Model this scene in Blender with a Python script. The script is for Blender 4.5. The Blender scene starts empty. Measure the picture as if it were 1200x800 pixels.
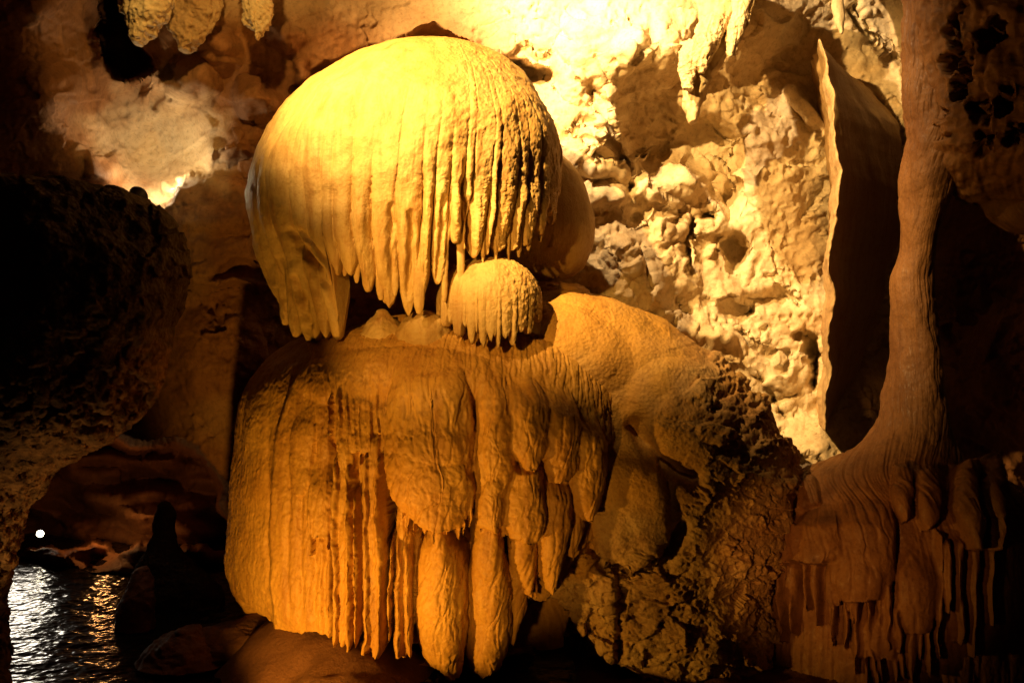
import bpy, math
import numpy as np
from mathutils import Vector

# ------------------------------------------------------------------ camera
F = 1099.0                    # focal length in photo pixels (1200 x 800 frame)
CZ = 2.6                      # camera height above the cave pool
SC = bpy.context.scene
COL = SC.collection
cam = bpy.data.cameras.new('camera')
cam.sensor_width = 36.0
cam.lens = 36.0 * F / 1200.0
cam.clip_start = 0.05
cam.clip_end = 200.0
cam_o = bpy.data.objects.new('camera', cam)
cam_o.location = (0, 0, CZ)
cam_o.rotation_euler = (math.radians(90), 0, 0)
COL.objects.link(cam_o)
SC.camera = cam_o

# ------------------------------------------------------------------ world: no daylight reaches this chamber
W = bpy.data.worlds.new('World')
SC.world = W
W.use_nodes = True
W.node_tree.nodes['Background'].inputs[0].default_value = (0.9, 0.36, 0.12, 1)
W.node_tree.nodes['Background'].inputs[1].default_value = 0.004

SC.render.engine = 'CYCLES'
SC.cycles.use_denoising = True
SC.cycles.max_bounces = 5
SC.cycles.diffuse_bounces = 3
SC.cycles.glossy_bounces = 3
SC.view_settings.view_transform = 'Standard'
SC.view_settings.look = 'None'
SC.view_settings.gamma = 1.0
SC.view_settings.use_curve_mapping = False
SC.view_settings.exposure = 0.0


def spot(name, loc, target, power, color, half_deg, blend, radius):
    l = bpy.data.lights.new(name, 'SPOT')
    l.energy = power
    l.color = color
    l.spot_size = math.radians(2 * half_deg)
    l.spot_blend = blend
    l.shadow_soft_size = radius
    o = bpy.data.objects.new(name, l)
    o.location = loc
    o.rotation_euler = (Vector(target) - Vector(loc)).to_track_quat('-Z', 'Y').to_euler()
    COL.objects.link(o)
    return o


def point(name, loc, power, color, radius):
    l = bpy.data.lights.new(name, 'POINT')
    l.energy = power
    l.color = color
    l.shadow_soft_size = radius
    o = bpy.data.objects.new(name, l)
    o.location = loc
    COL.objects.link(o)
    return o


def at(px, py, Y):
    return ((px - 600) / F * Y, Y, CZ - (py - 400) / F * Y)


# show-cave floodlights, placed by lit rock and shadow, plus added fills
spot('floodlight_high', (-2.4, 4.0, 6.9), at(650, 170, 8.8), 5400, (1.0, 0.59, 0.19), 27, 0.6, 0.05)
spot('front_fill', (-2.0, 2.6, 3.7), at(545, 370, 7.4), 950, (1.0, 0.51, 0.10), 13, 0.7, 0.05)  # added fill for the shelf and mound under the dome
spot('floodlight_wall', (-0.8, 6.8, 7.3), at(810, 90, 10.0), 2500, (1.0, 0.66, 0.32), 37, 0.8, 0.04)
spot('floodlight_low', (-1.75, 5.75, 0.3), at(480, 620, 7.4), 200, (1.0, 0.48, 0.06), 54, 0.3, 0.06)
spot('foot_fill', (-0.75, 4.7, 0.45), at(575, 610, 7.2), 130, (1.0, 0.48, 0.07), 24, 0.6, 0.06)  # second low light, added to reach the curtain's right lumps
spot('side_fill', (0.1, 4.2, 1.0), at(1000, 650, 8.0), 280, (1.0, 0.38, 0.07), 14, 0.9, 0.10)  # added fill for the flaring mass at lower right
spot('vault_fill', (-2.0, 6.2, 6.3), at(280, 70, 9.3), 190, (1.0, 0.56, 0.14), 34, 0.7, 0.05)  # added to brighten the upper-left rock and stalactites
spot('poolside_light', (-2.75, 5.0, 0.3), (-2.7, 5.2, 2.2), 36, (1.0, 0.52, 0.15), 42, 0.6, 0.05)
point('alcove_light', at(186, 204, 9.3), 22, (1.0, 0.80, 0.48), 0.04)
point('tunnel_light', at(120, 606, 11.2), 7, (1.0, 0.42, 0.12), 0.05)
spot('pool_light', at(10, 541, 12.0), at(20, 735, 8.5), 75, (1.0, 0.86, 0.68), 16, 0.8, 0.35)

# ------------------------------------------------------------------ numpy noise
RNG = np.random.RandomState(7)
PERM = RNG.permutation(4096).astype(np.int32)
G3 = RNG.normal(size=(4096, 3)).astype(np.float32)
G3 /= np.linalg.norm(G3, axis=1, keepdims=True)


def _h(i, j, k, s):
    return PERM[(PERM[(PERM[(i + s * 131) & 4095] + j) & 4095] + k) & 4095]


def noise3(x, y, z, s=0):
    x = np.asarray(x, np.float32); y = np.asarray(y, np.float32); z = np.asarray(z, np.float32)
    x, y, z = np.broadcast_arrays(x, y, z)
    i = np.floor(x).astype(np.int32); j = np.floor(y).astype(np.int32); k = np.floor(z).astype(np.int32)
    fx = x - i; fy = y - j; fz = z - k
    u = fx * fx * fx * (fx * (fx * 6 - 15) + 10)
    v = fy * fy * fy * (fy * (fy * 6 - 15) + 10)
    w = fz * fz * fz * (fz * (fz * 6 - 15) + 10)
    r = 0
    for a in (0, 1):
        wa = u if a else 1 - u
        for b in (0, 1):
            wb = v if b else 1 - v
            for c in (0, 1):
                wc = w if c else 1 - w
                g = G3[_h(i + a, j + b, k + c, s)]
                r = r + wa * wb * wc * (g[..., 0] * (fx - a) + g[..., 1] * (fy - b) + g[..., 2] * (fz - c))
    return r * 1.5


def fbm(P, f, octv=4, s=0, gain=0.5, ridged=False, st=(1, 1, 1)):
    r = 0; a = 1.0; tot = 0
    for o in range(octv):
        n = noise3(P[..., 0] * f * st[0], P[..., 1] * f * st[1], P[..., 2] * f * st[2], s + o)
        if ridged:
            n = 1 - 2 * np.abs(n)
        r = r + a * n
        tot += a; a *= gain; f *= 2.03
    return r / tot


def worley2(x, y, s=0):
    """distance to the nearest feature point in 2-D"""
    i = np.floor(x).astype(np.int32); j = np.floor(y).astype(np.int32)
    d = np.full(x.shape, 9.0, np.float32)
    for a in (-1, 0, 1):
        for b in (-1, 0, 1):
            h = _h(i + a, j + b, 0, s)
            px = i + a + (h & 63) / 63.0
            py = j + b + ((h >> 6) & 63) / 63.0
            d = np.minimum(d, (px - x) ** 2 + (py - y) ** 2)
    return np.sqrt(d)


def facets(x, y, s=0):
    """broken-rock planes: each cell tilts its own way"""
    i = np.floor(x).astype(np.int32); j = np.floor(y).astype(np.int32)
    d = np.full(x.shape, 9.0); v = np.zeros(x.shape)
    for a in (-1, 0, 1):
        for b in (-1, 0, 1):
            h = _h(i + a, j + b, 1, s)
            dx = x - (i + a + (h & 63) / 63.0); dy = y - (j + b + ((h >> 6) & 63) / 63.0)
            g = G3[h]
            q = dx * dx + dy * dy
            m = q < d
            v = np.where(m, g[..., 0] * dx + g[..., 1] * dy + 0.35 * g[..., 2], v); d = np.where(m, q, d)
    return v


def sm(a, b, x):
    t = np.clip((x - a) / (b - a), 0, 1)
    return t * t * (3 - 2 * t)


def bump(x, y, cx, cy, rx, ry, rot=0.0, p=1.5):
    c, s = math.cos(math.radians(rot)), math.sin(math.radians(rot))
    dx, dy = x - cx, y - cy
    a = (dx * c + dy * s) / rx
    b = (-dx * s + dy * c) / ry
    return np.clip(1 - a * a - b * b, 0, None) ** p


def pline(x, y, pts):
    """distance to a polyline, and how far along it (0..1)"""
    best = np.full(x.shape, 1e9); tt = np.zeros(x.shape)
    n = len(pts) - 1
    for q in range(n):
        (ax, ay), (bx, by) = pts[q], pts[q + 1]
        vx, vy = bx - ax, by - ay
        t = np.clip(((x - ax) * vx + (y - ay) * vy) / (vx * vx + vy * vy), 0, 1)
        d = np.hypot(x - ax - t * vx, y - ay - t * vy)
        m = d < best
        best = np.where(m, d, best); tt = np.where(m, (q + t) / n, tt)
    return best, tt


def psd(x, y, pts):
    """signed distance to a polygon, negative inside"""
    best = np.full(x.shape, 1e9); ins = np.zeros(x.shape, bool)
    n = len(pts)
    for q in range(n):
        (ax, ay), (bx, by) = pts[q], pts[(q + 1) % n]
        vx, vy = bx - ax, by - ay
        t = np.clip(((x - ax) * vx + (y - ay) * vy) / (vx * vx + vy * vy + 1e-9), 0, 1)
        best = np.minimum(best, np.hypot(x - ax - t * vx, y - ay - t * vy))
        if abs(vy) > 1e-9:
            c = ((ay > y) != (by > y)) & (x < vx * (y - ay) / vy + ax)
            ins ^= c
    return np.where(ins, -best, best)


def pchip(xs, ys, x):
    xs = np.asarray(xs, float); ys = np.asarray(ys, float)
    if len(xs) < 3:
        return np.interp(x, xs, ys)
    h = np.diff(xs); d = np.diff(ys) / h
    m = np.zeros(len(xs))
    for i in range(1, len(xs) - 1):
        if d[i - 1] * d[i] > 0:
            w1 = 2 * h[i] + h[i - 1]; w2 = h[i] + 2 * h[i - 1]
            m[i] = (w1 + w2) / (w1 / d[i - 1] + w2 / d[i])
    m[0] = d[0]; m[-1] = d[-1]
    x = np.clip(x, xs[0], xs[-1])
    k = np.clip(np.searchsorted(xs, x) - 1, 0, len(xs) - 2)
    t = (x - xs[k]) / h[k]
    return ((2 * t**3 - 3 * t**2 + 1) * ys[k] + (t**3 - 2 * t**2 + t) * h[k] * m[k]
            + (-2 * t**3 + 3 * t**2) * ys[k + 1] + (t**3 - t**2) * h[k] * m[k + 1])


# ------------------------------------------------------------------ mesh helpers
def normals(P, wrap):
    if wrap:
        Q = np.concatenate([P[:, -1:], P, P[:, :1]], axis=1)
        du = (Q[:, 2:] - Q[:, :-2])
    else:
        du = np.gradient(P, axis=1)
    dv = np.gradient(P, axis=0)
    n = np.cross(du, dv)
    l = np.linalg.norm(n, axis=2, keepdims=True)
    return n / np.maximum(l, 1e-12)


def project(P):
    Y = np.maximum(P[..., 1], 0.2)
    return 600 + F * P[..., 0] / Y, 400 - F * (P[..., 2] - CZ) / Y


def grid_mesh(name, P, wrap, mat, parent=None, tint=None, flip=False):
    nv, nu = P.shape[:2]
    idx = np.arange(nv * nu).reshape(nv, nu)
    if wrap:
        nxt = np.roll(idx, -1, axis=1)
        a, b, c, d = idx[:-1], nxt[:-1], nxt[1:], idx[1:]
    else:
        a, b, c, d = idx[:-1, :-1], idx[:-1, 1:], idx[1:, 1:], idx[1:, :-1]
    q = np.stack([a, b, c, d] if not flip else [d, c, b, a], axis=-1).reshape(-1, 4)
    me = bpy.data.meshes.new(name)
    me.vertices.add(nv * nu)
    me.vertices.foreach_set('co', P.reshape(-1).astype(np.float32))
    n = len(q)
    me.loops.add(n * 4); me.polygons.add(n)
    me.loops.foreach_set('vertex_index', q.reshape(-1).astype(np.int32))
    me.polygons.foreach_set('loop_start', np.arange(0, n * 4, 4, dtype=np.int32))
    me.polygons.foreach_set('use_smooth', np.ones(n, bool))
    if tint is not None:
        at_ = me.attributes.new('tint', 'FLOAT', 'POINT')
        at_.data.foreach_set('value', tint.reshape(-1).astype(np.float32))
    me.update(calc_edges=True)
    me.validate()
    me.materials.append(mat)
    o = bpy.data.objects.new(name, me)
    COL.objects.link(o)
    if parent is not None:
        o.parent = parent
    return o


def thing(name, label, cat, group=None):
    o = bpy.data.objects.new(name, None)
    o.empty_display_size = 0.2
    COL.objects.link(o)
    return tag(o, label, cat, group)


def tag(o, label, cat=None, group=None, kind=None):
    o['label'] = label
    if cat: o['category'] = cat
    if group: o['group'] = group
    if kind: o['kind'] = kind
    return o


def base_to(o, px, py, Y):
    """set a thing's origin at its base and keep its parts where they are"""
    loc = Vector(at(px, py, Y))
    o.location = loc
    for c in o.children:
        c.matrix_parent_inverse.identity()
        c.location = c.location - loc


def loft(name, rows, mat, parent=None, nu=160, nv=160, stages=(), power=2.0, cap=0.05, tint=None, front=0.5, names=None):
    """closed body of oval cross-sections: rows of (py, x_left, x_right, Y, half_depth)"""
    r = np.array(rows, float)
    cum = np.concatenate([[0], np.cumsum(np.hypot(np.diff(r[:, 0]), 0.5 * np.diff(r[:, 2] - r[:, 1])))])
    tv = np.linspace(0, cum[-1], nv)
    py, xl, xr, Y, D = [pchip(cum, r[:, k], tv) for k in range(5)]
    X = (0.5 * (xl + xr) - 600) / F * Y
    Wd = 0.5 * (xr - xl) / F * Y
    Z = CZ - (py - 400) / F * Y
    # rounded ends
    k = 9
    a = np.linspace(0, np.pi / 2, k + 1)[1:]
    for end in (0, -1):
        c = np.cos(a) + 0.002; s_ = np.sin(a) * cap * (1 if end == 0 else -1)
        aX = np.full(k, X[end]); aY = np.full(k, Y[end]); aZ = Z[end] + s_; aW = Wd[end] * c; aD = D[end] * c
        if end == 0:
            X = np.r_[aX[::-1], X]; Y = np.r_[aY[::-1], Y]; Z = np.r_[aZ[::-1], Z]; Wd = np.r_[aW[::-1], Wd]; D = np.r_[aD[::-1], D]
        else:
            X = np.r_[X, aX]; Y = np.r_[Y, aY]; Z = np.r_[Z, aZ]; Wd = np.r_[Wd, aW]; D = np.r_[D, aD]
    u = np.linspace(-1, 1, nu, endpoint=False)
    # angle 0 faces the camera; more columns on the front half
    kf = 1 - (front - 0.5) * 2.5
    ph = np.pi * (kf * u + (1 - kf) * u ** 3)
    sn, cs = np.sin(ph), np.cos(ph)
    e = 2.0 / power
    sn = np.sign(sn) * np.abs(sn) ** e; cs = np.sign(cs) * np.abs(cs) ** e
    P = np.stack([X[:, None] + Wd[:, None] * sn[None], Y[:, None] - D[:, None] * cs[None],
                  np.repeat(Z[:, None], nu, 1)], axis=-1)
    ctx = {'phi': np.repeat(ph[None], len(Z), 0), 'w': Wd[:, None]}
    taper = np.clip(Wd / (Wd.max() * 0.25), 0, 1)[:, None]
    for st in stages:
        N = normals(P, True)
        if N[len(Z) // 2, np.argmin(np.abs(ph))][1] > 0:
            N = -N
        x, y = project(P)
        P = P + N * (st(x, y, P, ctx) * taper)[..., None]
    N = normals(P, True)
    flip = N[len(Z) // 2, np.argmin(np.abs(ph))][1] > 0
    t = None
    if tint is not None:
        x, y = project(P)
        t = tint(x, y, P)
    if names:
        return split_mesh(P, ctx['own'], names, mat, parent, not flip, t)
    return grid_mesh(name, P, True, mat, parent, t, flip=not flip)


def split_mesh(P, ids, names, mat, parent, flip, tint=None):
    """one closed surface handed out to its parts along the grooves between them"""
    nv, nu = P.shape[:2]
    idx = np.arange(nv * nu).reshape(nv, nu)
    nxt = np.roll(idx, -1, axis=1)
    q = np.stack([idx[:-1], nxt[:-1], nxt[1:], idx[1:]], axis=-1)
    if flip:
        q = q[..., ::-1]
    fid = ids[:-1].reshape(-1)
    q = q.reshape(-1, 4)
    N = normals(P, True).reshape(-1, 3)
    pts = P.reshape(-1, 3)
    fn = np.cross(pts[q[:, 2]] - pts[q[:, 0]], pts[q[:, 3]] - pts[q[:, 1]])
    if (fn * N[q[:, 0]]).sum() < 0:
        N = -N
    out = []
    for k, (nm, lab) in enumerate(names):
        f = q[fid == k]
        if len(f) < 6:
            continue
        used, inv = np.unique(f, return_inverse=True)
        f = inv.reshape(-1, 4)
        me = bpy.data.meshes.new(nm)
        me.vertices.add(len(used)); me.vertices.foreach_set('co', pts[used].reshape(-1).astype(np.float32))
        n = len(f)
        me.loops.add(n * 4); me.polygons.add(n)
        me.loops.foreach_set('vertex_index', f.reshape(-1).astype(np.int32))
        me.polygons.foreach_set('loop_start', np.arange(0, n * 4, 4, dtype=np.int32))
        me.polygons.foreach_set('use_smooth', np.ones(n, bool))
        if tint is not None:
            a_ = me.attributes.new('tint', 'FLOAT', 'POINT')
            a_.data.foreach_set('value', tint.reshape(-1)[used].astype(np.float32))
        me.update(calc_edges=True)
        me.normals_split_custom_set_from_vertices(N[used].tolist())
        me.materials.append(mat)
        o = bpy.data.objects.new(nm, me)
        COL.objects.link(o); o.parent = parent
        if lab: o['label'] = lab
        out.append(o)
    return out


def relief(x, y, bg, lobes, seed, wob=1.6):
    """highest of many hanging lobes over a background; returns height and owner"""
    xw = x + wob * noise3(x / 22, y / 45, 0.4, seed) + 1.2 * noise3(x / 8, y / 80, 0.8, seed + 1)
    yw = y + 3.0 * noise3(x / 12, y / 30, 0.2, seed + 2)
    d = np.array(bg, float); own = np.zeros(x.shape, int)
    for rows, lev, h, ft, oid in lobes:
        r = np.array(rows, float)
        xc = pchip(r[:, 0], r[:, 1], yw); hw = pchip(r[:, 0], r[:, 2], yw)
        sx = (xw - xc) / hw
        v = lev + h * np.sqrt(np.clip(1 - sx * sx, 0, 1))
        fade = sm(r[0, 0], r[0, 0] + ft, yw)
        v = np.where((np.abs(sx) < 1) & (yw >= r[0, 0]) & (yw <= r[-1, 0]), bg * (1 - fade) + v * fade, -9)
        m = v > d
        own = np.where(m & (fade > 0.3), oid, own)
        d = np.where(m, v, d)
    return d, own


def fringe(rng, edge, oid, lev, h, sp=8.0, lmin=14, lmax=38, back=14):
    """drips along a polyline lower edge [(x, y)...]"""
    out = []
    e = np.array(edge, float)
    x = e[0, 0]
    while x < e[-1, 0]:
        yb = np.interp(x, e[:, 0], e[:, 1])
        hw = sp * rng.uniform(0.32, 0.62)
        ln = rng.uniform(lmin, lmax)
        sl = rng.uniform(-2, 2)
        out.append(([(yb - back - rng.uniform(0, 14), x, hw * .9), (yb, x + sl * .4, hw), (yb + ln * .6, x + sl * .8, hw * .8), (yb + ln, x + sl, hw * .25)], lev * rng.uniform(.8, 1.1), h * rng.uniform(.7, 1.2), back, oid))
        x += sp * rng.uniform(0.7, 1.5)
    return out


# ------------------------------------------------------------------ materials
def limestone(name, ca, cb, cc, rough=0.55, bump_s=0.5, streak=0.4, fine=60.0, coat=0.0, pits=0.0, tint_to=None):
    m = bpy.data.materials.new(name)
    m.use_nodes = True
    nt = m.node_tree; N = nt.nodes; L = nt.links
    bs = N['Principled BSDF']
    tc = N.new('ShaderNodeTexCoord')

    def noise(scale, detail, rgh=0.6, sc=None, dist=0.0):
        n = N.new('ShaderNodeTexNoise')
        n.inputs['Scale'].default_value = scale
        n.inputs['Detail'].default_value = detail
        n.inputs['Roughness'].default_value = rgh
        n.inputs['Distortion'].default_value = dist
        if sc:
            mp = N.new('ShaderNodeMapping')
            mp.inputs['Scale'].default_value = sc
            L.new(tc.outputs['Object'], mp.inputs[0]); L.new(mp.outputs[0], n.inputs['Vector'])
        else:
            L.new(tc.outputs['Object'], n.inputs['Vector'])
        return n

    def ramp(src, lo, hi):
        r = N.new('ShaderNodeMapRange')
        r.inputs[1].default_value = lo; r.inputs[2].default_value = hi
        L.new(src, r.inputs[0])
        return r.outputs[0]

    def mix(f, a, b):
        x = N.new('ShaderNodeMix'); x.data_type = 'RGBA'
        if isinstance(f, float): x.inputs[0].default_value = f
        else: L.new(f, x.inputs[0])
        for k, v in ((6, a), (7, b)):
            if isinstance(v, tuple): x.inputs[k].default_value = (*v, 1)
            else: L.new(v, x.inputs[k])
        return x.outputs[2]

    def mul(a, k):
        x = N.new('ShaderNodeMath'); x.operation = 'MULTIPLY'; x.inputs[1].default_value = k
        L.new(a, x.inputs[0]); return x.outputs[0]

    big = noise(1.3, 5, 0.6, dist=0.6)
    col = mix(ramp(big.outputs[0], 0.36, 0.64), ca, cb)
    st = noise(1.0, 5, 0.65, (9, 9, 0.8), 0.3)
    col = mix(mul(ramp(st.outputs[0], 0.48, 0.70), streak), col, cc)
    sp = noise(26, 6, 0.7)
    col = mix(mul(ramp(sp.outputs[0], 0.50, 0.72), 0.55), col, cc)
    if tint_to:
        a = N.new('ShaderNodeAttribute'); a.attribute_name = 'tint'
        t1 = mix(ramp(big.outputs[0], 0.36, 0.64), tint_to[0], tint_to[1])
        t1 = mix(mul(ramp(sp.outputs[0], 0.50, 0.72), 0.45), t1, cc)
        col = mix(a.outputs['Fac'], col, t1)
    L.new(col, bs.inputs['Base Color'])
    rr = N.new('ShaderNodeMapRange')
    rr.inputs[1].default_value = 0.3; rr.inputs[2].default_value = 0.7
    rr.inputs[3].default_value = max(rough - 0.14, 0.05); rr.inputs[4].default_value = min(rough + 0.14, 1)
    L.new(sp.outputs[0], rr.inputs[0]); L.new(rr.outputs[0], bs.inputs['Roughness'])
    bs.inputs['Specular IOR Level'].default_value = 0.25
    bs.inputs['Coat Weight'].default_value = coat
    bs.inputs['Coat Roughness'].default_value = 0.25
    f1 = noise(fine, 6, 0.7)
    b1 = N.new('ShaderNodeBump')
    b1.inputs['Strength'].default_value = bump_s
    b1.inputs['Distance'].default_value = 0.02
    L.new(f1.outputs[0], b1.inputs['Height'])
    last = b1
    if pits > 0:
        v = N.new('ShaderNodeTexVoronoi'); v.inputs['Scale'].default_value = 34
        L.new(tc.outputs['Object'], v.inputs['Vector'])
        b2 = N.new('ShaderNodeBump'); b2.inputs['Strength'].default_value = pits; b2.inputs['Distance'].default_value = 0.02
        L.new(v.outputs['Distance'], b2.inputs['Height']); L.new(b1.outputs[0], b2.inputs['Normal'])
        last = b2
    L.new(last.outputs[0], bs.inputs['Normal'])
    return m


M = {
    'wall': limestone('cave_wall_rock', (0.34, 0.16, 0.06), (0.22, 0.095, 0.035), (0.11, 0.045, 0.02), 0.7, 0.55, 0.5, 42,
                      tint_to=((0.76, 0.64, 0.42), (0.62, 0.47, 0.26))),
    'dome': limestone('dome_flowstone', (0.62, 0.43, 0.16), (0.50, 0.31, 0.09), (0.36, 0.18, 0.045), 0.55, 0.45, 0.9, 45, 0.0),
    'curtain': limestone('ochre_flowstone', (0.52, 0.29, 0.06), (0.44, 0.22, 0.04), (0.26, 0.105, 0.02), 0.48, 0.3, 0.6, 50, 0.0),
    'slope': limestone('pitted_flowstone', (0.56, 0.38, 0.17), (0.36, 0.20, 0.075), (0.15, 0.06, 0.025), 0.65, 0.6, 0.4, 40, 0.0, 0.3,
                       tint_to=((0.52, 0.29, 0.06), (0.44, 0.22, 0.04))),
    'fin': limestone('fin_rock', (0.50, 0.36, 0.18), (0.42, 0.27, 0.12), (0.24, 0.13, 0.06), 0.65, 0.35, 0.5, 40),
    'brown': limestone('brown_flowstone', (0.25, 0.12, 0.042), (0.18, 0.08, 0.03), (0.08, 0.032, 0.016), 0.55, 0.45, 0.6, 45, 0.05),
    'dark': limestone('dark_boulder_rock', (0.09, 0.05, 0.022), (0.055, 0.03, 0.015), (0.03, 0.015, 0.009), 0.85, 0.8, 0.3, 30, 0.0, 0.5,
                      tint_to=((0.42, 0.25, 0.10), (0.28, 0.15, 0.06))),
    'red': limestone('red_clay_rock', (0.20, 0.07, 0.035), (0.13, 0.045, 0.025), (0.07, 0.025, 0.015), 0.65, 0.6, 0.3, 36),
    'pale': limestone('pale_stalactite', (0.68, 0.56, 0.34), (0.56, 0.42, 0.22), (0.36, 0.23, 0.10), 0.55, 0.35, 0.5, 45),
    'floor': limestone('cave_floor_rock', (0.15, 0.065, 0.028), (0.10, 0.04, 0.02), (0.05, 0.02, 0.012), 0.75, 0.8, 0.1, 34, 0.0),
}


def plain(name, color, rough, metal=0.0, emit=None, strength=0.0):
    m = bpy.data.materials.new(name); m.use_nodes = True
    b = m.node_tree.nodes['Principled BSDF']
    b.inputs['Base Color'].default_value = (*color, 1)
    b.inputs['Roughness'].default_value = rough
    b.inputs['Metallic'].default_value = metal
    if emit:
        b.inputs['Emission Color'].default_value = (*emit, 1)
        b.inputs['Emission Strength'].default_value = strength
    n = m.node_tree.nodes.new('ShaderNodeTexNoise'); n.inputs['Scale'].default_value = 90
    bp = m.node_tree.nodes.new('ShaderNodeBump'); bp.inputs['Strength'].default_value = 0.1
    m.node_tree.links.new(n.outputs[0], bp.inputs['Height']); m.node_tree.links.new(bp.outputs[0], b.inputs['Normal'])
    return m


M['housing'] = plain('black_lamp_housing', (0.015, 0.015, 0.016), 0.45)
M['lens'] = plain('lit_lamp_glass', (0.9, 0.85, 0.7), 0.2, 0, (1.0, 0.86, 0.6), 30)
M['lens_dim'] = plain('small_lit_lamp_glass', (0.9, 0.85, 0.7), 0.2, 0, (1.0, 0.9, 0.72), 6)

# ------------------------------------------------------------------ the cave wall
CTRL = [  # px, py, distance
    (-220, -220, 6.5), (100, -220, 7.2), (400, -220, 9.2), (700, -220, 9.6), (1000, -220, 9.6), (1400, -220, 7.5), (200, -600, 6), (700, -600, 7), (1200, -600, 6),
    (-220, 100, 6.6), (40, 0, 8.2), (40, 110, 8.2), (130, 30, 9.4), (150, 130, 9.7), (185, 170, 9.75), (240, 90, 9.3), (300, 60, 9.3),
    (230, 20, 8.9), (350, 10, 9.2), (60, 190, 8.6), (240, 260, 9.25), (250, 360, 9.3), (250, 450, 9.3), (200, 520, 9.5),
    (480, 40, 9.6), (560, 20, 9.5), (480, 200, 10.0), (480, 400, 10), (480, 700, 10),
    (650, 20, 9.5), (640, 90, 9.7), (700, 140, 9.5), (690, 210, 9.5), (720, 260, 9.35), (740, 330, 9.4), (760, 20, 9.5),
    (800, 180, 10.1), (850, 30, 9.7), (850, 230, 10.2), (930, 90, 10.6), (900, 300, 10.2), (1020, 60, 10.3), (1030, 250, 10.8), (1030, 420, 10.6),
    (800, 400, 9.7), (870, 450, 9.8), (930, 420, 10.0), (950, 550, 9.6), (800, 550, 9.7), (850, 720, 9.4), (700, 600, 9.6), (950, 750, 9.5),
    (1140, 60, 9.8), (1140, 330, 13.0), (1180, 430, 13.5), (1140, 560, 11.5), (1150, 750, 10), (1400, 300, 12.5), (1400, 800, 10), (1300, 560, 13.5), (1250, 420, 14.5),
    (60, 420, 9.0), (-220, 400, 7.0), (-220, 800, 8), (60, 560, 11.0), (150, 700, 11), (300, 750, 10),
]


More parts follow.
